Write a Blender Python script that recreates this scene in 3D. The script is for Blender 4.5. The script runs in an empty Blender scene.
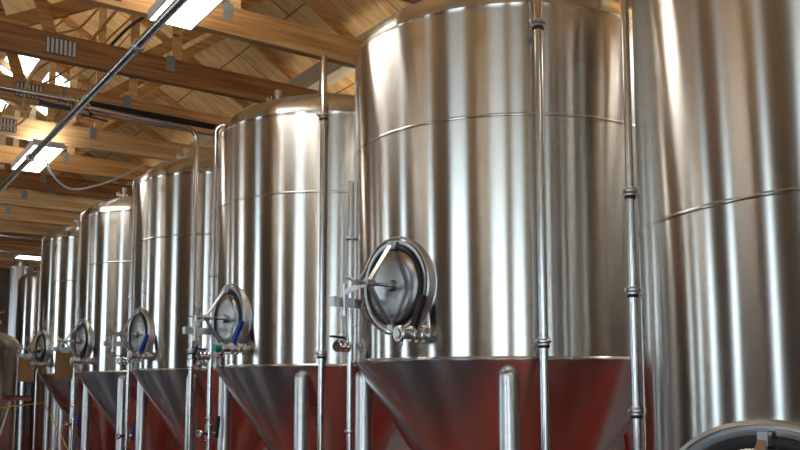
import bpy, math, random
from mathutils import Vector, Matrix
random.seed(7)
D = bpy.data
scn = bpy.context.scene
C = scn.collection
PI = math.pi
EYE = 1.7                      # eye height: heights below are given from the floor

# ------------------------------------------------------------------ materials
def nodes(name):
    m = D.materials.new(name); m.use_nodes = True
    nt = m.node_tree; nt.nodes.clear()
    out = nt.nodes.new('ShaderNodeOutputMaterial')
    p = nt.nodes.new('ShaderNodeBsdfPrincipled')
    nt.links.new(p.outputs[0], out.inputs[0])
    return m, nt, p, out
def N(nt, t, **kw):
    n = nt.nodes.new(t)
    for k, v in kw.items():
        if k in n.inputs: n.inputs[k].default_value = v
        else: setattr(n, k, v)
    return n
def plain(name, col, rough=.5, metal=0., noise=0., scale=20., coat=0.):
    m, nt, p, out = nodes(name)
    p.inputs['Roughness'].default_value = rough
    p.inputs['Metallic'].default_value = metal
    p.inputs['Coat Weight'].default_value = coat
    if noise:
        tc = N(nt, 'ShaderNodeTexCoord'); nz = N(nt, 'ShaderNodeTexNoise', Scale=scale, Detail=4.)
        nt.links.new(tc.outputs['Object'], nz.inputs['Vector'])
        r = N(nt, 'ShaderNodeValToRGB')
        r.color_ramp.elements[0].position = .3; r.color_ramp.elements[1].position = .7
        r.color_ramp.elements[0].color = tuple(c*(1-noise) for c in col)+(1,)
        r.color_ramp.elements[1].color = tuple(min(1, c*(1+noise)) for c in col)+(1,)
        nt.links.new(nz.outputs[0], r.inputs[0]); nt.links.new(r.outputs[0], p.inputs['Base Color'])
    else:
        p.inputs['Base Color'].default_value = tuple(col)+(1,)
    return m
def brushed(name, col, rough, aniso, wob=.0009, fine=.00008, tint=.06):
    """steel sheet ground round the tank: grain runs round, so reflections smear up and down"""
    m, nt, p, out = nodes(name)
    p.inputs['Metallic'].default_value = 1
    p.inputs['Anisotropic'].default_value = aniso
    p.inputs['Anisotropic Rotation'].default_value = .25
    tg = N(nt, 'ShaderNodeTangent', direction_type='RADIAL', axis='Z')
    nt.links.new(tg.outputs[0], p.inputs['Tangent'])
    tc = N(nt, 'ShaderNodeTexCoord')
    def band(sx, sz, detail=2.):
        mp = N(nt, 'ShaderNodeMapping'); mp.inputs['Scale'].default_value = (sx, sx, sz)
        nt.links.new(tc.outputs['Object'], mp.inputs[0])
        nz = N(nt, 'ShaderNodeTexNoise', Scale=1., Detail=detail)
        nt.links.new(mp.outputs[0], nz.inputs['Vector']); return nz
    big = band(2.6, .20, 2.); small = band(22, .35, 2.); grain = band(3, 160, 3.)
    b1 = N(nt, 'ShaderNodeBump', Strength=1., Distance=wob)
    b2 = N(nt, 'ShaderNodeBump', Strength=1., Distance=fine)
    nt.links.new(big.outputs[0], b1.inputs['Height']); nt.links.new(small.outputs[0], b2.inputs['Height'])
    nt.links.new(b1.outputs[0], b2.inputs['Normal']); nt.links.new(b2.outputs[0], p.inputs['Normal'])
    mr = N(nt, 'ShaderNodeMapRange'); mr.inputs['To Min'].default_value = rough*.85; mr.inputs['To Max'].default_value = rough*1.15
    nt.links.new(grain.outputs[0], mr.inputs[0]); nt.links.new(mr.outputs[0], p.inputs['Roughness'])
    r = N(nt, 'ShaderNodeValToRGB')
    r.color_ramp.elements[0].color = tuple(c*(1-tint) for c in col)+(1,); r.color_ramp.elements[1].color = tuple(min(1, c*(1+tint)) for c in col)+(1,)
    nt.links.new(band(9, .3).outputs[0], r.inputs[0]); nt.links.new(r.outputs[0], p.inputs['Base Color'])
    return m
def wood(name, dark, light, gscale=(1.2, 22, 22), rough=.6, knots=True):
    m, nt, p, out = nodes(name)
    p.inputs['Roughness'].default_value = rough
    tc = N(nt, 'ShaderNodeTexCoord'); mp = N(nt, 'ShaderNodeMapping'); mp.inputs['Scale'].default_value = gscale
    nt.links.new(tc.outputs['Object'], mp.inputs[0])
    nz = N(nt, 'ShaderNodeTexNoise', Scale=1., Detail=6., Roughness=.6, Distortion=.6)
    nt.links.new(mp.outputs[0], nz.inputs['Vector'])
    r = N(nt, 'ShaderNodeValToRGB')
    r.color_ramp.elements[0].position = .35; r.color_ramp.elements[1].position = .66
    r.color_ramp.elements[0].color = dark+(1,); r.color_ramp.elements[1].color = light+(1,)
    nt.links.new(nz.outputs[0], r.inputs[0]); last = r.outputs[0]
    if knots:
        mk = N(nt, 'ShaderNodeMapping'); mk.inputs['Scale'].default_value = (1.7, 7, 7)
        nt.links.new(tc.outputs['Object'], mk.inputs[0])
        vo = N(nt, 'ShaderNodeTexVoronoi', Scale=1.); nt.links.new(mk.outputs[0], vo.inputs['Vector'])
        kr = N(nt, 'ShaderNodeValToRGB')
        kr.color_ramp.elements[0].position = .06; kr.color_ramp.elements[0].color = (.25, .18, .14, 1)
        kr.color_ramp.elements[1].position = .13; kr.color_ramp.elements[1].color = (1, 1, 1, 1)
        nt.links.new(vo.outputs['Distance'], kr.inputs[0])
        mx = N(nt, 'ShaderNodeMix', data_type='RGBA', blend_type='MULTIPLY'); mx.inputs[0].default_value = 1
        nt.links.new(last, mx.inputs[6]); nt.links.new(kr.outputs[0], mx.inputs[7]); last = mx.outputs[2]
    nt.links.new(last, p.inputs['Base Color'])
    return m
def sheathing(name):
    """plywood roof boards: 1.22 m sheets, grain along the sheet, dark joints"""
    m, nt, p, out = nodes(name)
    p.inputs['Roughness'].default_value = .65
    tc = N(nt, 'ShaderNodeTexCoord'); mp = N(nt, 'ShaderNodeMapping'); mp.inputs['Scale'].default_value = (2.2, 11, 2.2)
    mp.inputs['Rotation'].default_value = (0, 0, .5)
    nt.links.new(tc.outputs['Object'], mp.inputs[0])
    nz = N(nt, 'ShaderNodeTexNoise', Scale=1., Detail=5., Roughness=.65, Distortion=1.2)
    nt.links.new(mp.outputs[0], nz.inputs['Vector'])
    r = N(nt, 'ShaderNodeValToRGB')
    e = r.color_ramp.elements
    e[0].position = .3; e[0].color = (.56, .32, .12, 1); e[1].position = .72; e[1].color = (.93, .74, .42, 1)
    x = e.new(.5); x.color = (.80, .55, .25, 1)
    nt.links.new(nz.outputs[0], r.inputs[0])
    bk = N(nt, 'ShaderNodeTexBrick'); bk.inputs['Scale'].default_value = 1
    bk.inputs['Color1'].default_value = (1, 1, 1, 1); bk.inputs['Color2'].default_value = (.8, .76, .7, 1)
    bk.inputs['Mortar'].default_value = (.22, .15, .1, 1); bk.inputs['Mortar Size'].default_value = .008
    bk.inputs['Brick Width'].default_value = 2.67; bk.inputs['Row Height'].default_value = 1.06
    m2 = N(nt, 'ShaderNodeMapping'); m2.inputs['Rotation'].default_value = (0, 0, PI/2)
    nt.links.new(tc.outputs['Object'], m2.inputs[0]); nt.links.new(m2.outputs[0], bk.inputs['Vector'])
    mx = N(nt, 'ShaderNodeMix', data_type='RGBA', blend_type='MULTIPLY'); mx.inputs[0].default_value = 1
    nt.links.new(r.outputs[0], mx.inputs[6]); nt.links.new(bk.outputs['Color'], mx.inputs[7])
    nt.links.new(mx.outputs[2], p.inputs['Base Color'])
    return m
def emit(name, col, s):
    m, nt, p, out = nodes(name)
    p.inputs['Base Color'].default_value = (.9, .9, .9, 1)
    p.inputs['Emission Color'].default_value = tuple(col)+(1,); p.inputs['Emission Strength'].default_value = s
    return m
def pane_mat(name):
    m, nt, p, out = nodes(name)
    nt.nodes.remove(p)
    t = N(nt, 'ShaderNodeBsdfTransparent'); g = N(nt, 'ShaderNodeBsdfGlossy', Roughness=.02); mx = N(nt, 'ShaderNodeMixShader')
    t.inputs[0].default_value = (.95, .97, .97, 1)
    mx.inputs[0].default_value = .06
    nt.links.new(t.outputs[0], mx.inputs[1]); nt.links.new(g.outputs[0], mx.inputs[2]); nt.links.new(mx.outputs[0], out.inputs[0])
    return m
STEEL = (.65, .64, .61)
M = dict(
    shell=brushed('brushed steel shell', STEEL, .22, 1.0, wob=.0007, fine=.00004, tint=.05),
    cone=brushed('brushed steel cone', (.62, .61, .615), .24, .7, wob=.0011),
    weld=plain('weld bead steel', (.42, .39, .36), .4, 1, .3, 60),
    polish=plain('polished steel', (.66, .65, .64), .14, 1, .04, 9),
    satin=plain('satin steel', (.54, .53, .525), .30, 1, .05, 9),
    tube=plain('steel tube', (.56, .55, .54), .20, 1, .04, 12),
    gal=plain('galvanised steel', (.62, .66, .70), .5, .6, .06, 12),
    dullgal=plain('dull galvanised steel', (.30, .34, .37), .6, .3, .1, 20),
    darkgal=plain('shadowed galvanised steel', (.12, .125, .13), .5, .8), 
    cast=plain('pale cast fitting steel', (.80, .80, .79), .35, .55, .05, 30),
    doorst=plain('brushed door steel', (.40, .39, .385), .24, 1, .05, 9),
    black=plain('black rubber', (.006, .006, .007), .6),
    blue=plain('blue grip', (.01, .045, .32), .4), green=plain('green cap', (.0, .22, .13), .4),
    red=plain('red plastic', (.38, .015, .02), .4), yellow=plain('yellow rope', (.75, .48, .04), .7),
    brown=plain('brown hardboard', (.30, .155, .052), .6, 0, .15, 30),
    white=plain('white paint', (.8, .8, .8), .4), paper=plain('white paper', (.8, .8, .78), .7),
    wooda=wood('stained pine', (.22, .092, .030), (.46, .225, .08)),
    woodb=wood('amber pine', (.44, .23, .085), (.74, .46, .20)),
    woodc=wood('pale pine', (.60, .37, .16), (.86, .64, .37)),
    ply=sheathing('plywood sheathing'),
    purlin=wood('grey weathered pine', (.42, .38, .26), (.62, .58, .42), (8, 1., 8)),
    orange=plain('orange cable jacket', (.75, .25, .03), .5), tan=plain('tan cable jacket', (.72, .48, .2), .5),
    cable=plain('dark cable', (.05, .05, .055), .5),
    wallw=plain('white painted wall', (.78, .78, .76), .6, 0, .03, 3),
    wallb=plain('brown timber wall', (.085, .056, .044), .6, 0, .35, 1.3),
    wallo=plain('olive tan wall', (.36, .31, .22), .6, 0, .25, 2),
    walld=plain('dim boarded wall', (.25, .19, .13), .6, 0, .3, 2),
    floor=plain('red floor paint', (.46, .05, .03), .22, 0, .2, 1.7, coat=.3),
    aisle=plain('blue grey floor paint', (.05, .066, .11), .2, 0, .2, 1.7, coat=.4),
    drain=plain('dark drain grate', (.03, .03, .035), .4, .6),
    lamp=emit('lamp diffuser', (1, .95, .86), 16.), roof_fill=emit('added roof fill glow', (1, .9, .76), 24.), lampbox=plain('lamp housing', (.8, .8, .78), .4),
    pane=pane_mat('window glass'),
)
# ------------------------------------------------------------------ mesh builder
def frame(d, up=(0, 0, 1)):
    d = Vector(d).normalized(); u = Vector(up)
    if abs(d.dot(u)) > .98: u = Vector((1, 0, 0))
    a = d.cross(u).normalized(); b = a.cross(d).normalized()
    return a, b, d
class MB:
    def __init__(s): s.v = []; s.f = []; s.mi = []; s.cur = 0
    def add(s, v, f):
        o = len(s.v); s.v += [tuple(x) for x in v]; s.f += [tuple(i+o for i in q) for q in f]; s.mi += [s.cur]*len(f); return s
    def box(s, a, b):
        x0, y0, z0 = a; x1, y1, z1 = b
        return s.add([(x0,y0,z0),(x1,y0,z0),(x1,y1,z0),(x0,y1,z0),(x0,y0,z1),(x1,y0,z1),(x1,y1,z1),(x0,y1,z1)],
                     [(0,3,2,1),(4,5,6,7),(0,1,5,4),(1,2,6,5),(2,3,7,6),(3,0,4,7)])
    def bar(s, p, q, w, h, up=(0, 0, 1)):
        """box beam p->q, w wide sideways, h deep along up"""
        p = Vector(p); q = Vector(q); a, b, d = frame(q-p, up)
        v = []
        for c in (p, q):
            for i, j in ((-1,-1),(1,-1),(1,1),(-1,1)): v.append(c+a*w/2*i+b*h/2*j)
        return s.add(v, [(0,1,2,3),(7,6,5,4),(0,4,5,1),(1,5,6,2),(2,6,7,3),(3,7,4,0)])
    def tube(s, pts, r, n=16, cap=True):
        pts = [Vector(p) for p in pts]; rr = r if isinstance(r, (list, tuple)) else [r]*len(pts)
        v = []; f = []; up = None
        for i, p in enumerate(pts):
            d = (pts[min(i+1, len(pts)-1)]-pts[max(i-1, 0)]).normalized()
            if up is None: a, b, _ = frame(d)
            else:
                b = (up-d*up.dot(d)); b = b.normalized() if b.length > 1e-6 else frame(d)[1]; a = d.cross(b)
            up = b
            for k in range(n):
                t = 2*PI*k/n; v.append(p+a*math.cos(t)*rr[i]+b*math.sin(t)*rr[i])
        for i in range(len(pts)-1):
            for k in range(n):
                k2 = (k+1) % n; f.append((i*n+k, i*n+k2, (i+1)*n+k2, (i+1)*n+k))
        if cap: f.append(tuple(range(n))[::-1]); f.append(tuple((len(pts)-1)*n+k for k in range(n)))
        return s.add(v, f)
    def lathe(s, prof, n=48, mat=Matrix.Identity(4), sy=1., sz=1.):
        """prof = (radius, height) about +Z, then mat; sy/sz squash for oval rings"""
        v = []; f = []; rows = []
        for r, h in prof:
            if r < 1e-6: rows.append([len(v)]); v.append(mat @ Vector((0, 0, h)))
            else:
                rows.append([len(v)+k for k in range(n)])
                for k in range(n):
                    t = 2*PI*k/n; v.append(mat @ Vector((r*math.cos(t)*sy, r*math.sin(t)*sz, h)))
        for A, B in zip(rows, rows[1:]):
            if len(A) == 1 and len(B) == 1: continue
            for k in range(n):
                k2 = (k+1) % n
                if len(A) == 1: f.append((A[0], B[k2], B[k]))
                elif len(B) == 1: f.append((A[k], A[k2], B[0]))
                else: f.append((A[k], A[k2], B[k2], B[k]))
        return s.add(v, f)
    def build(s, name, mats, parent=None, loc=(0, 0, 0), rot=(0, 0, 0), sharp=35):
        me = D.meshes.new(name); me.from_pydata(s.v, [], s.f); me.validate()
        if not isinstance(mats, (list, tuple)): mats = [mats]
        for m in mats: me.materials.append(m)
        if len(mats) > 1 and len(me.polygons) == len(s.mi): me.polygons.foreach_set('material_index', s.mi)
        import bmesh
        bm = bmesh.new(); bm.from_mesh(me); bmesh.ops.recalc_face_normals(bm, faces=bm.faces); bm.to_mesh(me); bm.free()
        me.polygons.foreach_set('use_smooth', [True]*len(me.polygons)); me.set_sharp_from_angle(angle=math.radians(sharp)); me.update()
        o = D.objects.new(name, me); C.objects.link(o); o.location = loc; o.rotation_euler = rot
        if parent: o.parent = parent
        return o
def tag(o, label=None, cat=None, group=None, kind=None):
    if label: o['label'] = label
    if cat: o['category'] = cat
    if group: o['group'] = group
    if kind: o['kind'] = kind
    return o
def thing(name, label, cat, loc=(0, 0, 0), rz=0, group=None):
    o = D.objects.new(name, None); C.objects.link(o); o.location = loc; o.rotation_euler = (0, 0, rz); o.empty_display_size = .2
    return tag(o, label, cat, group)
def struct(name, mb, m, **k):
    o = mb.build(name, m, **k); o['kind'] = 'structure'; return o
ALONG_X = Matrix.Rotation(PI/2, 4, 'Y')          # lathe axis +Z -> +X
def arc(c, r, a0, a1, u, w, n=8):
    c = Vector(c); u = Vector(u); w = Vector(w)
    return [c+u*r*math.cos(a0+(a1-a0)*i/n)+w*r*math.sin(a0+(a1-a0)*i/n) for i in range(n+1)]

# ------------------------------------------------------------------ setting
XL, XR, YB, YF = -5.0, 5.7, -6.0, 27.0
def roof_z(x):                                   # underside of the boards, right-hand slope; ridge at x = .35
    xr = x if x >= .35 else .7-x
    return EYE+3.75+.58*(4.4-xr)
fl = MB().box((XL-.2, YB-.2, -.12), (2.0, YF+.2, 0)); fl.cur = 1; fl.box((2.0, YB-.2, -.12), (XR+.2, YF+.2, 0))
struct('floor', fl, [M['aisle'], M['floor']])
struct('trim_1', MB().box((1.93, YB+.5, .001), (2.13, YF-1, .006)), M['drain'])
wh = roof_z(XR)+.12
struct('wall_right', MB().box((XR, YB, 0), (XR+.15, -4.8, wh)).box((XR, -2.8, 0), (XR+.15, YF, wh)).box((XR, -4.8, 0), (XR+.15, -2.8, .9)).box((XR, -4.8, 3.6), (XR+.15, -2.8, wh)), M['wallw'])
# left wall with window openings
wins = [(.5, 2.3), (4.3, 4.8), (7.9, 8.7), (11.6, 12.9), (15.6, 16.7), (20, 21.3), (-5.5, -2.7)]
wins.sort(); zw0, zw1 = .9, 4.1
wl = MB().box((XL-.15, YB, 0), (XL, YF, zw0)).box((XL-.15, YB, zw1), (XL, YF, roof_z(XL)+.12))
y = YB
for a, b in wins: wl.box((XL-.15, y, zw0), (XL, a, zw1)); y = b
wl.box((XL-.15, y, zw0), (XL, YF, zw1))
struct('wall_left', wl, M['wallb'])
def portal(loc, rot, sx, sy):
    l = D.lights.new('window_portal', 'AREA'); l.shape = 'RECTANGLE'; l.size = sx; l.size_y = sy; l.cycles.is_portal = True
    o = D.objects.new('window_portal', l); C.objects.link(o); o.location = loc; o.rotation_euler = rot
portal((XR+.17, -3.8, 2.25), (0, PI/2, 0), 2.7, 2.0)  # unseen window added here to light the right wall
w = MB().box((XR+.08, -4.8, .9), (XR+.09, -2.8, 3.6)); w.cur = 1
for q in (-4.77, -3.8, -2.83): w.box((XR+.03, q-.03, .9), (XR+.12, q+.03, 3.6))
struct('window_1', w, [M['pane'], M['white']])
n = 2
for a, b in wins:
    w = MB().box((XL-.09, a, zw0), (XL-.08, b, zw1)); w.cur = 1
    for q in ((a, a+.05), (b-.05, b)): w.box((XL-.12, q[0], zw0), (XL-.03, q[1], zw1))
    for q in ((zw0, zw0+.05), (zw1-.05, zw1), ((zw0+zw1)/2-.02, (zw0+zw1)/2+.02)): w.box((XL-.12, a+.05, q[0]), (XL-.03, b-.05, q[1]))
    struct('window_%d' % n, w, [M['pane'], M['white']]); n += 1
    portal((XL-.17, (a+b)/2, (zw0+zw1)/2), (0, -PI/2, 0), zw1-zw0, b-a)
# back wall behind the camera, with a tall glazed opening
bx0, bx1, bz1 = -4.3, -2.4, 3.6
gable = roof_z(.35)
cx0, cx1, cz0 = 2.5, 3.5, .9
wb = MB().box((XL, YB-.15, 0), (bx0, YB, bz1)).box((bx1, YB-.15, 0), (cx0, YB, bz1)).box((cx1, YB-.15, 0), (XR, YB, bz1)).box((cx0, YB-.15, 0), (cx1, YB, cz0)).box((XL, YB-.15, bz1), (XR, YB, roof_z(XR)+.1))
def tri(mb, y0, y1):
    z0 = roof_z(XR)+.1; v = []
    for yy in (y0, y1): v += [(XL, yy, z0), (XR, yy, z0), (.35, yy, gable+.1)]
    return mb.add(v, [(0, 1, 2), (5, 4, 3), (0, 3, 4, 1), (1, 4, 5, 2), (2, 5, 3, 0)])
struct('wall_back', tri(wb, YB-.15, YB), M['wallo'])
w = MB().box((bx0, YB-.09, 0), (bx1, YB-.08, bz1)); w.cur = 1
for k in range(5):
    zz = k*bz1/4; w.box((bx0, YB-.12, max(0, zz-.03)), (bx1, YB-.04, min(bz1, zz+.03)))
struct('window_%d' % n, w, [M['pane'], M['white']]); n += 1
portal(((bx0+bx1)/2, YB-.17, bz1/2), (PI/2, 0, 0), bx1-bx0, bz1)
w = MB().box((cx0, YB-.09, cz0), (cx1, YB-.08, bz1)); w.cur = 1
for zz in (cz0+.03, (cz0+bz1)/2, bz1-.03): w.box((cx0, YB-.12, zz-.03), (cx1, YB-.04, zz+.03))
struct('window_%d' % n, w, [M['pane'], M['white']]); n += 1
portal(((cx0+cx1)/2, YB-.17, (cz0+bz1)/2), (PI/2, 0, 0), cx1-cx0, bz1-cz0)
wf = tri(MB().box((XL, YF, 0), (XR, YF+.15, roof_z(XR)+.1)), YF, YF+.15)
struct('wall_front', wf, M['walld'])
# roof boards: right slope has two skylight openings; built in a frame lying on the slope so the sheets run true
sl = math.atan(.58); cs = math.cos(sl)
def slope_obj(name, mb, m, right=True, **k):
    # local x runs down the slope from the ridge, y along the building
    o = struct(name, mb, m, **k)
    o.location = (.35, 0, gable); o.rotation_euler = (0, sl, 0) if right else (0, -sl, PI) if False else (0, PI-sl, 0)
    return o
Lr = (XR+.4-.35)/cs
sky = [(1.95, 2.6, 13.2, 14.75), (2.85, 3.5, 13.2, 14.6), (2.0, 3.2, 15.0, 16.0)]   # x down slope from ridge, y
sky = [((a-.35)/cs, (b-.35)/cs, c, d) for a, b, c, d in [(2.15, 2.50, 13.25, 14.7), (2.68, 3.0, 13.3, 15.2), (2.2, 2.5, 15.3, 16.6)]]
xs = sorted({0., Lr, *[s[0] for s in sky], *[s[1] for s in sky]}); ys = sorted({YB-.2, YF+.2, *[s[2] for s in sky], *[s[3] for s in sky]})
rb = MB()
for i in range(len(xs)-1):
    for j in range(len(ys)-1):
        cx, cy = (xs[i]+xs[i+1])/2, (ys[j]+ys[j+1])/2
        if any(s[0] < cx < s[1] and s[2] < cy < s[3] for s in sky): continue
        rb.box((xs[i], ys[j], 0), (xs[i+1], ys[j+1], .03))
slope_obj('ceiling', rb, M['ply'])
lf = MB().box((0, YB-.2, -.03), (Lr, YF+.2, 0)); o = struct('ceiling_left', lf, M['ply']); o.location = (.35, 0, gable); o.rotation_euler = (0, PI-sl, 0)
for s in sky:
    o = slope_obj('window_%d' % n, MB().box((s[0], s[2], .01), (s[1], s[3], .02)), M['pane']); n += 1
    c = Vector((.35, 0, gable)) + Matrix.Rotation(sl, 3, 'Y') @ Vector(((s[0]+s[1])/2, (s[2]+s[3])/2, .06))
    portal(c, (0, sl, 0), s[1]-s[0], s[3]-s[2])

# ------------------------------------------------------------------ roof timber
CH0, CH1 = EYE+2.75, EYE+2.98                    # bottom chord
pl_ = thing('roof_purlin', 'pale grey-green timber purlin running along under the roof boards', 'roof beam', (4.45, 0, 0))
MB().box((-.09, YB+.1, -.11), (.09, YF-.1, .11)).build('beam', M['purlin'], pl_, (0, 0, roof_z(4.5)-.29))
def gusset(mb, x, z, w, h, y, ribs=False):
    mb.box((x-w/2, y-.004, z-h/2), (x+w/2, y, z+h/2))
    if not ribs: return
    k = 7; mb.cur = 1
    for i in range(k):
        xx = x-w/2+(i+.5)*w/k
        mb.box((xx-.010, y-.009, z-h/2+.01), (xx+.010, y-.004, z+h/2-.01))
names = {0: 'third nearest truss over the tanks, dark stained, big ribbed plate at its left'}
ordinals = ['nearest', 'second', 'third', 'fourth', 'fifth', 'sixth', 'seventh', 'eighth', 'ninth', 'tenth', 'eleventh', 'twelfth', 'thirteenth']
def truss(k):
    y = 6.15+1.335*k; T = .08
    vis = k >= 0
    if k == 0: lab = 'amber pine roof truss just above the second large tank, nearest in view'
    elif k == 1: lab = 'dark stained roof truss with the widest ribbed plate at upper left'
    elif k == 2: lab = 'roof truss crossing behind the black-sleeved pipe and blue-handled valve'
    elif k == 3: lab = 'pale roof truss with dark knots just behind the elbowed pipe'
    elif k < 0: lab = 'roof truss overhead, %s in front of the picture' % ordinals[-k-1]
    else: lab = 'roof truss, %s counted from the one above the second tank' % ordinals[k]
    cm = [M['woodb'], M['wooda'], M['woodb'], M['woodc'], M['woodb'], M['wooda'], M['woodc'], M['woodb']][k % 8]
    t = thing('roof_truss', lab, 'roof truss', (0, y, 0), 0, 'timber roof trusses')
    MB().box((XL+.1, -T/2, CH0), (XR-.05, T/2, CH1)).build('bottom_chord', cm, t)
    tc = MB(); dz = .075
    tc.bar((.35, 0, gable-.06), (XR-.08, 0, roof_z(XR-.08)-.06), .04, .09)
    tc.build('top_chord', M['woodb'], t)
    MB().bar((.35, 0, gable-.10), (XL+.1, 0, roof_z(XL+.1)-.10), .045, .14).build('top_chord', M['woodb'], t)
    for x in (-2.0, .35, 2.6):
        MB().bar((x, 0, CH1-.02), (x, 0, roof_z(x)-.12), .09, .04, (0, 1, 0)).build('web', M['woodc'], t)
    for (x0, z0, x1, z1) in ((1.5, CH1, .5, roof_z(.5)-.15), (2.3, CH1-.02, 3.7, roof_z(3.7)-.13)):
        MB().bar((x0, .02, z0-.02), (x1, .02, z1), .04, .10).build('web', M['woodb'], t)
    if k == 1:
        MB().bar((.85, .065, EYE+2.84), (3.3, .065, EYE+4.19), .05, .12).build('brace', M['woodb'], t)
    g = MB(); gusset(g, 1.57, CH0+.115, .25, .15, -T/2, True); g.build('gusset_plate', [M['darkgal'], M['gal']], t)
    g = MB(); gusset(g, 2.53, CH1-.05, .08, .14, -T/2-.001); g.build('gusset_plate', M['dullgal'], t)
for k in range(-4, 13): truss(k)

# ------------------------------------------------------------------ ceiling lights
def light(x0, x1, y0, y1, z, lab, up=True):
    t = thing('ceiling_light', lab, 'ceiling light', ((x0+x1)/2, (y0+y1)/2, z), 0, 'fluorescent ceiling lights')
    a, b = (x1-x0)/2, (y1-y0)/2
    h = MB().box((-a, -b, .02), (a, b, .07)).box((-a, -b, 0), (-a+.012, b, .02)).box((a-.012, -b, 0), (a, b, .02)).box((-a+.012, -b, 0), (a-.012, -b+.012, .02)).box((-a+.012, b-.012, 0), (a-.012, b, .02))
    h.build('housing', M['lampbox'], t)
    MB().box((-a+.012, -b+.012, .002), (a-.012, b-.012, .02)).build('diffuser', M['lamp'], t)
    if up: MB().box((-a+.04, -b+.06, .071), (a-.04, b-.06, .076)).build('roof_fill', M['roof_fill'], t)  # glowing top panel added to brighten the roof boards
    for s in (-1, 1): MB().tube([(0, s*b*.7, .07), (0, s*b*.7, EYE+2.76-z)], .004, 6).build('hanger', M['gal'], t)
LZ = EYE+2.6
light(1.82, 2.15, 4.55, 5.88, LZ, 'large glowing ceiling light at the top beside the steel pipe')
light(1.82, 2.15, 9.8, 11.1, LZ, 'glowing ceiling light under the pale trusses, crossed by the long pipe')
light(3.3, 4.6, 18.7, 19.2, LZ, 'small far ceiling light low at the left behind the last tank', False)
for yy in (-.7,): light(1.82, 2.15, yy, yy+1.3, LZ, 'ceiling light over the aisle ahead of the picture')
for yy, w_ in ((-3.2, 'before the nearest tank'), (2.2, 'behind the two nearest tanks'), (6.9, 'behind the second and third tanks'), (12.5, 'behind the farthest tanks')): light(5.0, 5.3, yy, yy+1.3, LZ-.1, 'hidden fill light added along the white wall, '+w_)  # hidden row added to light the white wall behind the tanks
for yy in (-.7, 4.55, 9.8, 15.0): light(-2.6, -2.25, yy, yy+1.3, LZ, 'unseen fill light added in the far left row, %d m along' % round(yy+1))  # unseen row added as fill light for the room

# ------------------------------------------------------------------ tanks
TX = 3.672
def clamp_ring(mb, p, axis, r):
    a, b, d = frame(axis); Rm = Matrix((a, b, d)).transposed().to_4x4(); Rm.translation = Vector(p)
    mb.lathe([(r*.9, -.011), (r+.008, -.011), (r+.014, -.004), (r+.014, .004), (r+.008, .011), (r*.9, .011)], 20, Rm)
def valve(parent, loc, rz, grip, drop=-1, L=.19, second=None):
    """butterfly valve pointing out along local +x: stub, flanges, body, handle"""
    m = MB()
    m.tube([(-.06, 0, 0), (L, 0, 0)], .024, 20)
    m.lathe([(.0, -.045), (.055, -.045), (.055, -.035), (.032, -.02), (.03, 0)], 24, Matrix.Translation((.0, 0, 0)) @ ALONG_X)
    for x in (.03, .075, .12, L): clamp_ring(m, (x, 0, 0), (1, 0, 0), .026)
    m.tube([(.098, 0, .0), (.098, 0, .05)], .012, 12)
    m.tube([(.03, .03, 0), (.03, .052, 0)], .008, 8).tube([(.12, .03, 0), (.12, .055, 0)], .008, 8)
    m.lathe([(0, 0), (.022, .0), (.022, .012), (0, .016)], 20, Matrix.Translation((L+.005, 0, 0)) @ ALONG_X)
    m.tube([(L-.02, 0, -.02), (L-.02, 0, -.05), (L-.005, 0, -.062), (L+.01, 0, -.05)], .004, 8)
    v = m.build('valve', M['satin'], parent, loc, (0, 0, rz)); v.scale = (1.15, 1.15, 1.15)
    h = MB(); h.tube([(.098, 0, .03), (.098, 0, .05), (.095, 0, .07)], .008, 10)
    if drop < 0: h.bar((.125, .0, -.02), (.045, 0, .185), .036, .022, (1, 0, 0))
    else: h.bar((.10, .0, .055), (.25, -.03, .045), .028, .014)
    h.build('valve_handle', grip, v)
    if second: MB().lathe([(0, -.02), (.024, -.02), (.028, .0), (.024, .03), (0, .03)], 18, Matrix.Translation((L+.02, 0, .0)) @ ALONG_X).build('cap', second, v)
    return v
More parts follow.
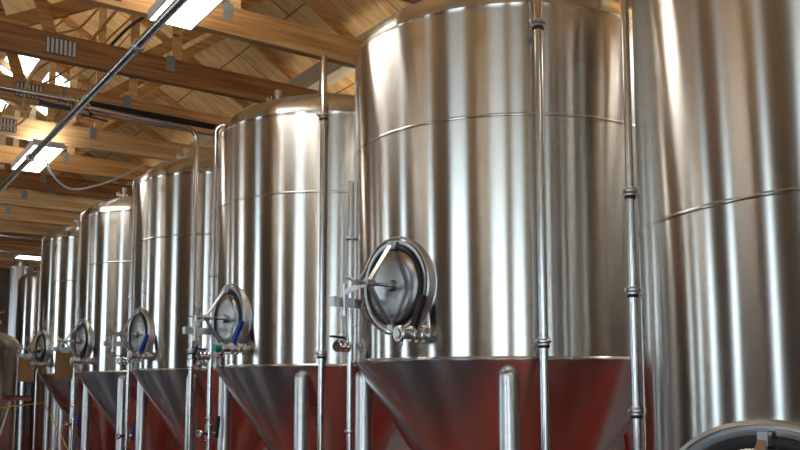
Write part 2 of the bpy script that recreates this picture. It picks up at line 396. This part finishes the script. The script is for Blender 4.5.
def manway(parent, z, rz, ry=.285, rh=.285, tilt=.7, gk=.016, off=-.008):
    """oval side door: neck ring, gasket, dished door, V yoke with screw and spoke handle, davit bracket. local +x points out of the tank"""
    S = dict(sy=rh/.285, sz=ry/.285)             # lathe x -> world -z, lathe y -> world y after ALONG_X
    m = MB(); m.lathe([(.285, .90), (.285, 1.0), (.280, 1.012), (.270, 1.016), (.268, 1.000), (.259, 1.000), (.257, 1.016), (.240, 1.016), (.230, 1.010), (.228, .94)], 72, ALONG_X, **S)
    mw = m.build('manway', M['satin'], parent, (off*math.cos(rz), off*math.sin(rz), z), (0, 0, rz))
    g = MB(); tor = [(.214+gk*math.cos(t), 1.014+.016*math.sin(t)) for t in [2*PI*i/10 for i in range(11)]]
    g.lathe(tor, 64, ALONG_X, **S); g.build('gasket', M['black'], mw)
    d = MB(); d.lathe([(.205, .99), (.205, 1.020), (.195, 1.026), (.14, 1.030), (.08, 1.033), (0, 1.034)], 64, ALONG_X, **S)
    d.lathe([(0, 1.06), (.03, 1.06), (.034, 1.05), (.034, 1.0)], 20, ALONG_X)
    d.build('door', M['doorst'], mw)
    hx = 1.20
    y_ = MB()
    y_.bar((1.05, .012, rh*.80), (hx, .0, .012), .034, .012, (1, 0, 0)).bar((1.05, .012, -rh*.80), (hx, .0, -.012), .034, .012, (1, 0, 0))
    y_.tube([(hx-.025, 0, 0), (hx+.03, 0, 0)], .024, 16)
    y_.box((1.03, -.006, rh*.72), (1.06, .03, rh*.88)).box((1.03, -.006, -rh*.88), (1.06, .03, -rh*.72))
    y_.build('yoke', M['satin'], mw)
    s = MB(); s.tube([(1.04, 0, 0), (1.285, 0, 0)], .011, 12)
    s.lathe([(0, 0), (.02, 0), (.02, .022), (0, .022)], 16, Matrix.Translation((1.265, 0, 0)) @ ALONG_X)
    s.build('screw', M['polish'], mw)
    h = MB()
    for k in range(3):
        a = tilt+k*2*PI/3; h.tube([(1.275, 0, 0), (1.285, .10*math.cos(a), .10*math.sin(a))], [.009, .0085], 10)
    h.build('spoke_handle', M['satin'], mw)
    b = MB(); b.box((1.08, -.27, -.115), (1.27, -.255, -.06)).bar((.93, -.262, -.088), (1.10, -.262, -.088), .02, .055)
    b.box((1.255, -.255, -.115), (1.27, -.22, -.06))
    b.tube([(1.18, -.24, -.17), (1.18, -.24, .02)], .011, 12)
    b.lathe([(.0, -.16), (.02, -.16), (.02, -.13), (0, -.13)], 14, Matrix.Translation((1.18, -.24, -.01)))
    b.bar((1.18, -.24, -.03), (1.2, -.02, -.0), .012, .03)
    b.build('hinge_bracket', M['satin'], mw)
    return mw
def dome_profile(rim, seams, r=1., sh=EYE+2.08, apex=.31):
    p = [(r-.02, rim-.004), (r+.004, rim-.004), (r+.007, rim+.004), (r+.004, rim+.014), (r, rim+.018)]
    for s in seams: p += [(r, s-.009), (r+.0035, s-.005), (r+.0045, s), (r+.0035, s+.005), (r, s+.009)]
    p += [(r, sh-.03), (r, sh-.002), (r+.001, sh), (r, sh+.002)]
    for i in range(1, 25):
        a = i/24*PI/2; p.append((r*math.cos(a)**.82 if i < 24 else 0, sh+.002+apex*math.sin(a)))
    return p
def tank(i, Y, label, rim=.12, seam=1.448, front=226, grip='blue', cap=None, manz=.5, man=(.285, .285), manaz=188.7, gk=.016, lug=True, tilt=.7, vz=.255, vaz=203, apex=.31):
    t = thing('fermentation_tank', label, 'steel tank', (TX, Y, 0), 0, 'conical steel fermenters in a row')
    rim += EYE
    MB().lathe(dome_profile(rim, [seam+EYE], apex=apex), 160).build('shell', M['shell'], t)
    lowest = max(.12, rim-1.38)
    MB().lathe([(.992, rim+.0), (.985, rim-.012)]+[(.985+(.08-.985)*k/12, rim-.012+(lowest-rim)*k/12) for k in range(1, 13)]+[(.05, lowest-.02), (.05, lowest-.07), (0, lowest-.07)], 128).build('cone', M['cone'], t)
    for az in (front, front-84, front+96, front+180):
        a = math.radians(az); c = Vector((.935*math.cos(a), .935*math.sin(a), 0))
        MB().lathe([(0, .0), (.08, 0), (.08, .012), (.057, .014), (.057, rim-.085)]+[(.057*math.cos(q), rim-.085+.045*math.sin(q)) for q in (.3, .6, .9, 1.2)]+[(0, rim-.04)], 28).build('leg', M['satin'], t, c)
    manway(t, EYE+manz, math.radians(manaz), *man, tilt=tilt, gk=gk, off=.03 if i == 0 else -.006)
    valve(t, (math.cos(math.radians(vaz)), math.sin(math.radians(vaz)), EYE+vz), math.radians(186), M[grip], -1, second=M[cap] if cap else None)
    # lifting lug, vent stub and relief fitting on the head
    if lug:
        a = math.radians(150); c = (.965*math.cos(a), .965*math.sin(a), EYE+2.19)
        lg = MB(); lg.box((-.008, -.045, -.14), (.008, .045, .045)).lathe([(.012, -.013), (.028, -.013), (.028, .013), (.012, .013), (.012, -.013)], 20, Matrix.Translation((0, 0, .012)) @ ALONG_X)
        lg.build('lifting_lug', M['cast'], t, c, (0, 0, a+PI/2))
    a = math.radians(150); zt = EYE+2.08+apex*math.sin(math.acos(.72**(1/.82)))
    MB().lathe([(.026, -.1), (.026, .05), (.036, .055), (.036, .075), (.026, .08), (.02, .08), (0, .082)], 20).build('vent_stub', M['cast'], t, (.72*math.cos(a), .72*math.sin(a), zt))
    a = math.radians(155); zt = EYE+2.08+apex*math.sin(math.acos(.5**(1/.82)))
    f = MB().lathe([(.022, -.1), (.022, .06), (.034, .064), (.034, .08), (.022, .084), (.022, .15), (.03, .155), (.03, .2), (0, .205)], 20)
    f.tube([(-.09, 0, .10), (.05, 0, .10)], .014, 12).tube([(-.09, 0, .10), (-.09, 0, .135)], .01, 10).tube([(-.06, 0, .05), (-.06, 0, .15)], .006, 8)
    f.build('relief_valve', M['cast'], t, (.5*math.cos(a), .5*math.sin(a), zt), (0, 0, -.5))
    return t
YT = [1.749, 4.119, 6.393, 8.667, 10.941, 13.215]
tank(0, YT[0], 'closest brushed steel tank, cut off by the right edge, wide oval hatch at bottom', rim=-.85, seam=.649, manz=-.43, man=(.43, .305), manaz=184, gk=.024, vz=-.75)
tank(1, YT[1], 'big steel tank filling the centre right, round hatch ajar with black gasket', front=228, grip='black', lug=False, manz=.545)
tank(2, YT[2], 'steel tank left of the biggest one, blue handle and green cap below its hatch', grip='blue', cap='green', manz=.50, manaz=184.5, vaz=199, man=(.275, .285), tilt=.9)
tank(3, YT[3], 'third steel tank counted from the big central one, under the elbowed pipe', grip='blue', manz=.48, tilt=1.3, manaz=184.5, vaz=199, man=(.275, .285))
tank(4, YT[4], 'steel tank in the row with the farther-right brown board at its left side', grip='black', manz=.50, tilt=.2, manaz=185, vaz=199, man=(.275, .285))
tank(5, YT[5], 'smallest domed steel fermenter of the row, leftmost brown board beside it', grip='black', manz=.48, tilt=.4, manaz=185, vaz=199, man=(.275, .285))

# hooked spray pipes hugging each tank's left side (one per tank), bent over on to the head
def hooked_pipe(i, lab, dx=-.945, dy=.41, top=2.22, hook=True, grip='blue', z0=.12, r=.02, low=None, lowgrip='blue'):
    t = thing('spray_pipe', lab, 'pipe', (TX+dx, YT[i]+dy, 0), 0, 'small spray pipes beside the tanks')
    zt = EYE+top
    p = [(0, 0, z0), (0, 0, zt-.08)]
    if hook:
        u = Vector((-dx, -dy, 0)).normalized()
        p += arc(Vector((0, 0, zt-.08))+u*.08, .08, PI, PI*.28, u, (0, 0, 1), 10)
        p.append(Vector(p[-1])+u*.06+Vector((0, 0, -.05)))
    m = MB().tube(p, r, 16); m.tube([(0, 0, 0), (0, 0, z0)], r*.8, 10)
    for z in (EYE+.9, EYE-.3): clamp_ring(m, (0, 0, z), (0, 0, 1), r)
    m.build('pipe', M['tube'], t)
    v = MB(); v.tube([(0, 0, 0), (-.12, -.05, 0)], .02, 12)
    for q in (.3, .65, 1): clamp_ring(v, (-.12*q, -.05*q, 0), (-.12, -.05, 0), .022)
    v.tube([(-.06, -.02, 0), (-.06, -.02, .05)], .01, 10)
    vv = v.build('valve', M['polish'], t, (0, 0, EYE+.22))
    MB().bar((-.05, -.02, .052), (-.17, -.06, .058), .026, .012).build('valve_handle', M[grip], vv)
    if low is not None:
        v = MB(); v.tube([(0, 0, -.05), (0, 0, .05)], r+.012, 16).tube([(0, 0, 0), (-.10, -.05, 0)], .018, 12).tube([(0, 0, 0), (.06, -.04, 0)], .014, 12)
        clamp_ring(v, (0, 0, -.06), (0, 0, 1), r); clamp_ring(v, (0, 0, .06), (0, 0, 1), r); clamp_ring(v, (-.10, -.05, 0), (-1, -.5, 0), .02)
        vv = v.build('valve', M['polish'], t, (0, 0, EYE+low))
        MB().bar((.05, -.05, -.04), (.06, -.06, .14), .034, .02, (1, 0, 0)).build('valve_handle', M[lowgrip], vv)
    return t
hooked_pipe(1, 'thin steel pipe with black-handled valve hugging the left side of the big central tank', top=1.35, hook=False, grip='black', dx=-.94, dy=.42)
hooked_pipe(2, 'hooked steel pipe bent over the left shoulder of the tank next to the central one', r=.022, low=-.42, lowgrip='black')
hooked_pipe(3, 'hooked steel pipe at the left shoulder of the tank below the elbowed pipe', low=-.56)
hooked_pipe(4, 'hooked steel pipe at the left shoulder of the fourth domed tank from the centre', grip='black', low=-.53)
hooked_pipe(5, 'hooked steel pipe at the left shoulder of the smallest domed fermenter', grip='black')

# tall standpipes in front of the tanks
def standpipe(x, y, z1, r, lab, clamps, top=None, extra=None, grip=None, gz=None, az=45):
    t = thing('standpipe', lab, 'pipe', (x, y, 0), 0, 'tall standpipes in front of the tanks')
    p = [(0, 0, .02), (0, 0, z1)]
    if top: p = p[:-1]+top
    m = MB().tube(p, r, 20); m.lathe([(0, 0), (r+.04, 0), (r+.04, .012), (r, .02)], 20); m.build('pipe', M['tube'], t)
    for z in clamps:
        c = MB(); clamp_ring(c, (0, 0, z), (0, 0, 1), r+.004); c.tube([(0, 0, z-.02), (0, 0, z+.02)], r+.007, 18)
        a = math.radians(az); c.tube([(-r*math.cos(-a), .0, z), (-r-.035, 0.0, z)], .008, 8).bar((0, 0, z), (math.cos(a)*.08, math.sin(a)*.08, z), .02, .02)
        c.build('clamp', M['satin'], t)
        k = MB(); k.tube([(0, 0, z-.035), (0, 0, z-.02)], r+.008, 18); k.build('rubber_collar', M['black'], t)
    if grip:
        v = MB(); v.tube([(0, 0, -.03), (0, 0, .03)], r+.014, 16).tube([(0, 0, 0), (.07, -.02, 0)], .02, 12)
        clamp_ring(v, (0, 0, -.05), (0, 0, 1), r); clamp_ring(v, (0, 0, .05), (0, 0, 1), r); clamp_ring(v, (.07, -.02, 0), (1, -.3, 0), .02)
        vv = v.build('valve', M['polish'], t, (0, 0, gz))
        MB().bar((.02, -.04, 0), (.03, -.05, .16), .03, .018, (1, 0, 0)).build('valve_handle', M[grip], vv)
    return t
standpipe(3.09, 3.198, EYE+2.5, .023, 'steel standpipe running up in front of the big central tank', [EYE+.21, EYE+1.92])
standpipe(3.059, 5.491, EYE+2.48, .0245, 'steel standpipe in front of the second tank, reaching up to the truss', [EYE+.21, EYE+2.01])
u = Vector((-1, 0, 0))
zp = EYE+2.46
top = [(0, 0, zp-.12)]+arc((-.12, 0, zp-.12), .12, 0, PI/2, (1, 0, 0), (0, 0, 1), 8)+[(-1.02, 0, zp+.025)]
standpipe(2.935, 7.8, 0, .023, 'elbowed steel pipe that drops before the third tank from under the trusses', [EYE+.3], top=top, grip='black', gz=EYE+.18)
a = Vector((2.93, 7.8, 0))
standpipe(3.135, 2.645, EYE+2.0, .019, 'steel standpipe in the gap between the two closest tanks', [EYE+.43, EYE+.90, EYE-.13], az=-40)
# ------------------------------------------------------------------ overhead pipes
t = thing('overhead_pipe', 'long straight steel pipe slanting across the top left under the lights', 'pipe', (1.54, 5, EYE+2.1), 0)
MB().tube([(0, -6, 0), (0, 14, 0)], .027, 20).build('pipe', M['tube'], t)
for yy in (.35, 3.6):
    c = MB(); clamp_ring(c, (0, yy-.2, 0), (0, 1, 0), .03); c.tube([(0, yy-.22, 0), (0, yy-.18, 0)], .034, 16); c.build('clamp', M['satin'], t)
for yy in (-2.9, 12.82):
    MB().tube([(0, yy, .0), (0, yy, .655)], .005, 8).build('hanger', M['gal'], t)
t = thing('crossing_pipe', 'steel pipe crossing the trusses at far left, black-sleeved at its right', 'pipe', (0, 8.02, 0), 0)
zA = EYE+2.63
MB().tube([(-4.6, 0, zA), (1.86, 0, zA-.03)], .026, 18).build('pipe', M['tube'], t)
MB().tube([(1.86, 0, zA-.03), (3.35, 0, zA-.045)], .03, 18).build('sleeve', M['black'], t)
v = MB()
for x in (1.70, 1.78, 1.84): clamp_ring(v, (x, 0, zA-.028), (1, 0, 0), .03)
v.tube([(1.72, 0, zA-.03), (1.82, 0, zA-.03)], .036, 16).tube([(1.77, 0, zA-.03), (1.77, -.02, zA-.11)], .014, 10).tube([(1.73, 0, zA), (1.73, 0, zA+.06)], .01, 8)
v.tube([(1.93, 0, zA-.04), (1.93, -.1, zA-.13), (1.93, -.2, zA-.19)], .018, 10)
vv = v.build('valve', M['polish'], t)
MB().bar((1.79, -.02, zA-.12), (1.52, -.03, zA-.11), .035, .03).build('valve_handle', M['cable'], vv)
t = thing('butterfly_valve', 'clamped valve with dark lever at the left end of the elbowed pipe', 'valve', (1.90, 7.8, EYE+2.485), 0)
v = MB(); v.tube([(-.12, 0, 0), (.01, 0, 0)], .03, 16)
for x in (-.12, -.06, 0): clamp_ring(v, (x, 0, 0), (1, 0, 0), .03)
v.tube([(-.05, 0, 0), (-.05, 0, -.07)], .014, 10).tube([(-.03, 0, 0), (-.03, 0, .06)], .01, 8); v.build('body', M['polish'], t)
MB().bar((-.06, 0, -.07), (.17, -.03, -.10), .03, .014).build('lever', M['cable'], t)
# channel struts by the second tank's head
t = thing('strut_channel', 'galvanised strut hanging down from the truss beside the standpipe', 'metal strut', (0, 0, 0))
MB().bar((3.50, 6.25, EYE+2.76), (3.70, 6.75, EYE+2.53), .045, .045).build('channel', M['gal'], t)
t = thing('strut_channel', 'galvanised strut slanting up right behind the big central tank', 'metal strut', (0, 0, 0))
MB().bar((3.70, 6.75, EYE+2.53), (4.35, 7.15, EYE+2.78), .05, .05).build('channel', M['gal'], t)

# ------------------------------------------------------------------ cables
def cable(pts, r, m, lab, name='electrical_cable', group='loose cables in the roof', cat='cable'):
    P = [Vector(p) for p in pts]; q = []
    for i in range(len(P)-1):
        a = P[max(i-1, 0)]; b = P[i]; c = P[i+1]; d = P[min(i+2, len(P)-1)]
        for k in range(8):
            s = k/8; q.append(.5*((2*b)+(c-a)*s+(2*a-5*b+4*c-d)*s*s+(3*b-a-3*c+d)*s**3))
    q.append(P[-1]); o = MB().tube(q, r, 8).build(name, m); tag(o, lab, cat, group); return o
cable([(1.99, 9.9, LZ+.05), (2.0, 9.86, EYE+2.38), (2.22, 9.85, EYE+2.17), (2.52, 9.85, EYE+2.24), (2.85, 9.85, EYE+2.42), (3.1, 9.9, EYE+2.6)], .013, M['gal'], 'grey flexible conduit looping right from the second ceiling light', 'flexible_conduit', 'conduits', 'conduit')
Z = lambda *p: (p[0], p[1], EYE+p[2])
cable([Z(2.12, 8.1, 3.72), Z(1.98, 8.1, 3.5), Z(1.84, 8.12, 3.33), Z(1.6, 8.1, 3.22)], .011, M['tan'], 'yellowish cable drooping left of the others, above the dark truss')
cable([Z(2.35, 8.15, 3.8), Z(2.22, 8.1, 3.63), Z(2.05, 8.1, 3.36), Z(1.93, 8.1, 3.18), Z(1.85, 8.2, 3.0)], .016, M['tan'], 'thick tan cable slanting above the dark truss')
cable([Z(2.5, 8.15, 3.75), Z(2.32, 8.1, 3.53), Z(2.11, 8.1, 3.26), Z(2.0, 8.15, 3.05)], .009, M['orange'], 'orange cable slanting above the dark truss')
cable([Z(2.75, 8.0, 3.85), Z(2.53, 8.0, 3.64), Z(2.3, 8.0, 3.42), Z(2.1, 8.0, 3.15)], .015, M['cable'], 'black cable slanting from the big ceiling light over the dark truss')
cable([Z(1.80, 8.1, 3.65), Z(1.74, 8.1, 3.42), Z(1.60, 8.1, 3.25)], .008, M['orange'], 'short orange cable hanging above the ribbed plate')
cable([Z(1.70, 8.1, 3.0), Z(1.56, 8.1, 2.91), Z(1.44, 8.1, 2.73), Z(1.42, 8.2, 2.5)], .010, M['tan'], 'tan cable below the ribbed plate, beside the skylight')
cable([Z(1.95, 8.15, 3.05), Z(1.84, 8.1, 2.97), Z(1.6, 8.1, 2.76), Z(1.5, 8.15, 2.74)], .009, M['orange'], 'orange cable running down behind the left truss plates')
cable([Z(2.06, 8.15, 3.1), Z(1.94, 8.1, 2.96), Z(1.75, 8.1, 2.78)], .011, M['tan'], 'tan cable meeting the valve on the crossing pipe')
cable([Z(1.50, 9.6, 2.95), Z(1.40, 9.6, 2.72), Z(1.24, 9.6, 2.66), Z(1.1, 9.6, 2.5)], .010, M['orange'], 'orange cable curling down at the far left edge under the trusses')
cable([Z(1.75, 9.6, 2.95), Z(1.66, 9.6, 2.78), Z(1.52, 9.6, 2.7), Z(1.42, 9.6, 2.75)], .010, M['tan'], 'tan cable curling behind the second ribbed plate')

# ------------------------------------------------------------------ things at the far left
def board(x, y, z, lab):
    t = thing('clipboard', lab, 'clipboard', (x, y, z), math.radians(-8), 'brown boards hanging by the tanks')
    MB().box((-.10, -.005, 0), (.10, .005, .35)).build('board', M['brown'], t)
    MB().box((-.05, -.014, .325), (.05, -.005, .36)).tube([(-.03, -.012, .355), (-.02, -.012, .40), (.02, -.012, .40), (.03, -.012, .355)], .004, 6).build('clip', M['polish'], t)
board(2.50, 10.96, EYE+.03, 'brown hanging board between the two farthest domed fermenters, right-hand one')
board(2.51, 13.235, EYE+.01, 'brown hanging board at the far left, beside the smallest domed fermenter')
# straight-sided brite tank behind the row
t = thing('brite_tank', 'narrow straight-sided steel tank farthest along the row, lower than the fermenters', 'steel tank', (3.55, 15.5, 0))
MB().lathe([(0, .15), (.78, .2), (.8, .25)]+[(.8*math.cos(a*PI/24)**.8 if a < 12 else 0, EYE+1.72+.22*math.sin(a*PI/24)) for a in range(13)], 96).build('shell', M['shell'], t)
for k in range(3):
    a = math.radians(200+120*k); MB().tube([(.6*math.cos(a), .6*math.sin(a), 0), (.6*math.cos(a), .6*math.sin(a), .3)], .05, 16).build('leg', M['satin'], t)
f = MB().tube([(-.45, -.3, EYE+1.75), (-.45, -.3, EYE+2.15)], .03, 14)
f.tube([(-.45, -.3, EYE+2.0), (-.62, -.3, EYE+1.93), (-.66, -.3, EYE+1.85)], .022, 10)
clamp_ring(f, (-.45, -.3, EYE+2.15), (0, 0, 1), .03); f.build('relief_valve', M['polish'], t)
# kettle
t = thing('kettle', 'wide dark steel kettle with a low dome at the left edge', 'steel tank', (1.55, 14.6, 0))
MB().lathe([(0, .2), (1.09, .22), (1.1, .25), (1.1, EYE+.50), (1.12, EYE+.505), (1.12, EYE+.535), (1.1, EYE+.54)]+[(1.1*math.cos(a*PI/24) if a < 12 else 0, EYE+.54+.36*math.sin(a*PI/24)) for a in range(1, 13)], 96).build('shell', M['shell'], t)
for k in range(4):
    a = math.radians(45+90*k); MB().tube([(.9*math.cos(a), .9*math.sin(a), 0), (.9*math.cos(a), .9*math.sin(a), .25)], .06, 14).build('leg', M['satin'], t)
m = MB().lathe([(.24, 0), (.24, .16), (.26, .17), (.26, .2), (.2, .23), (0, .25)], 32); m.build('hatch', M['polish'], t, (.35, -.45, EYE+.70))
m = MB().tube([(0, 0, 0), (0, 0, .35), (.05, -.02, .42)], .07, 14).tube([(.0, 0, .2), (.25, -.1, .3)], .02, 10).tube([(-.15, 0, .1), (.2, -.15, .12)], .025, 10); m.build('vent_pipe', M['polish'], t, (.55, -.2, EYE+.80))
# slim column
t = thing('column_still', 'slim grey upright steel column behind the kettle at the far left', 'steel column', (3.05, 17.0, 0))
MB().lathe([(0, .02), (.2, .02), (.2, EYE+1.0), (.2, EYE+1.3), (.2, EYE+2.1), (.23, EYE+2.1), (.23, EYE+2.14), (.2, EYE+2.14), (.12, EYE+2.25), (0, EYE+2.28)], 40).build('shell', M['satin'], t)
for z, yy, lab in ((2.35, 16.6, 'lower pale pipe crossing left of the smallest tank'), (2.62, 16.5, 'upper pale pipe crossing left of the smallest tank')):
    t = thing('pale_pipe', lab, 'pipe', (0, yy, EYE+z), 0, 'pale pipes at the far left')
    MB().tube([(-3, 0, 0), (5.6, 0, 0)], .025, 12).build('pipe', M['tube'], t)
# squeegee leaning on the kettle
t = thing('squeegee', 'white-handled red squeegee leaning head up against the dark kettle', 'squeegee', (1.94, 13.2, 0))
p0 = Vector((0, 0, .02)); p1 = Vector((.50, .74, EYE-.27)); 
MB().tube([p0, p1], .016, 12).build('pole', M['white'], t)
m = MB().bar(p1+Vector((-.17, .05, .02)), p1+Vector((.27, -.1, .02)), .04, .05); m.tube([p1-Vector((0, 0, .06)), p1+Vector((0, 0, .03))], .024, 12); m.build('head', M['red'], t)
MB().bar(p1+Vector((-.17, .05, .055)), p1+Vector((.27, -.1, .055)), .008, .03).build('blade', M['black'], t)
# yellow rope tied round the legs
def rope(pts, r):
    return MB().tube(pts, r, 8)
t = thing('rope', 'thin yellow rope stretched knee-high past the kettle and down between tank legs', 'rope', (0, 0, 0))
kn = Vector((2.86, 13.72, EYE-.31))
rope([(1.05, 13.60, EYE-.45), (1.9, 13.62, EYE-.41), tuple(kn)], .009).build('strand', M['yellow'], t)
rope([tuple(kn), (2.88, 12.6, EYE-.75), (2.87, 11.52, EYE-1.15)], .009).build('strand', M['yellow'], t)
tag(cable([(5.67, 4.9, .95), (5.67, 4.9, 1.25), (5.66, 5.05, 1.42), (5.67, 5.25, 1.3), (5.67, 5.28, 1.05), (5.67, 5.1, .85), (5.64, 4.92, 1.0)], .02, M['red'], 'red hose loop on the white wall in the gap between the two closest tanks', 'hose', None, 'hose'), cat='hose')

# ------------------------------------------------------------------ daylight, camera
W = D.worlds.new('sky'); scn.world = W; W.use_nodes = True
W.node_tree.nodes['Background'].inputs[0].default_value = (.78, .90, 1.0, 1)
W.node_tree.nodes['Background'].inputs[1].default_value = 7.0
cd = D.cameras.new('camera'); cam = D.objects.new('camera', cd); C.objects.link(cam); scn.camera = cam
cam.location = (0, 0, EYE); cam.rotation_euler = (PI/2+.1042, 0, -math.radians(34.41))
cd.sensor_width = 36; cd.lens = 848.2/800*36; cd.shift_y = 68.6/800; cd.clip_end = 200
cy = scn.cycles
cy.use_denoising = True; cy.max_bounces = 10; cy.diffuse_bounces = 5; cy.glossy_bounces = 8; cy.transparent_max_bounces = 12
cy.sample_clamp_indirect = 8; cy.use_light_tree = True; cy.caustics_reflective = False; cy.blur_glossy = .6
vs = scn.view_settings; vs.view_transform = 'Standard'; vs.look = 'None'; vs.gamma = 1; vs.use_curve_mapping = False; vs.exposure = -.1
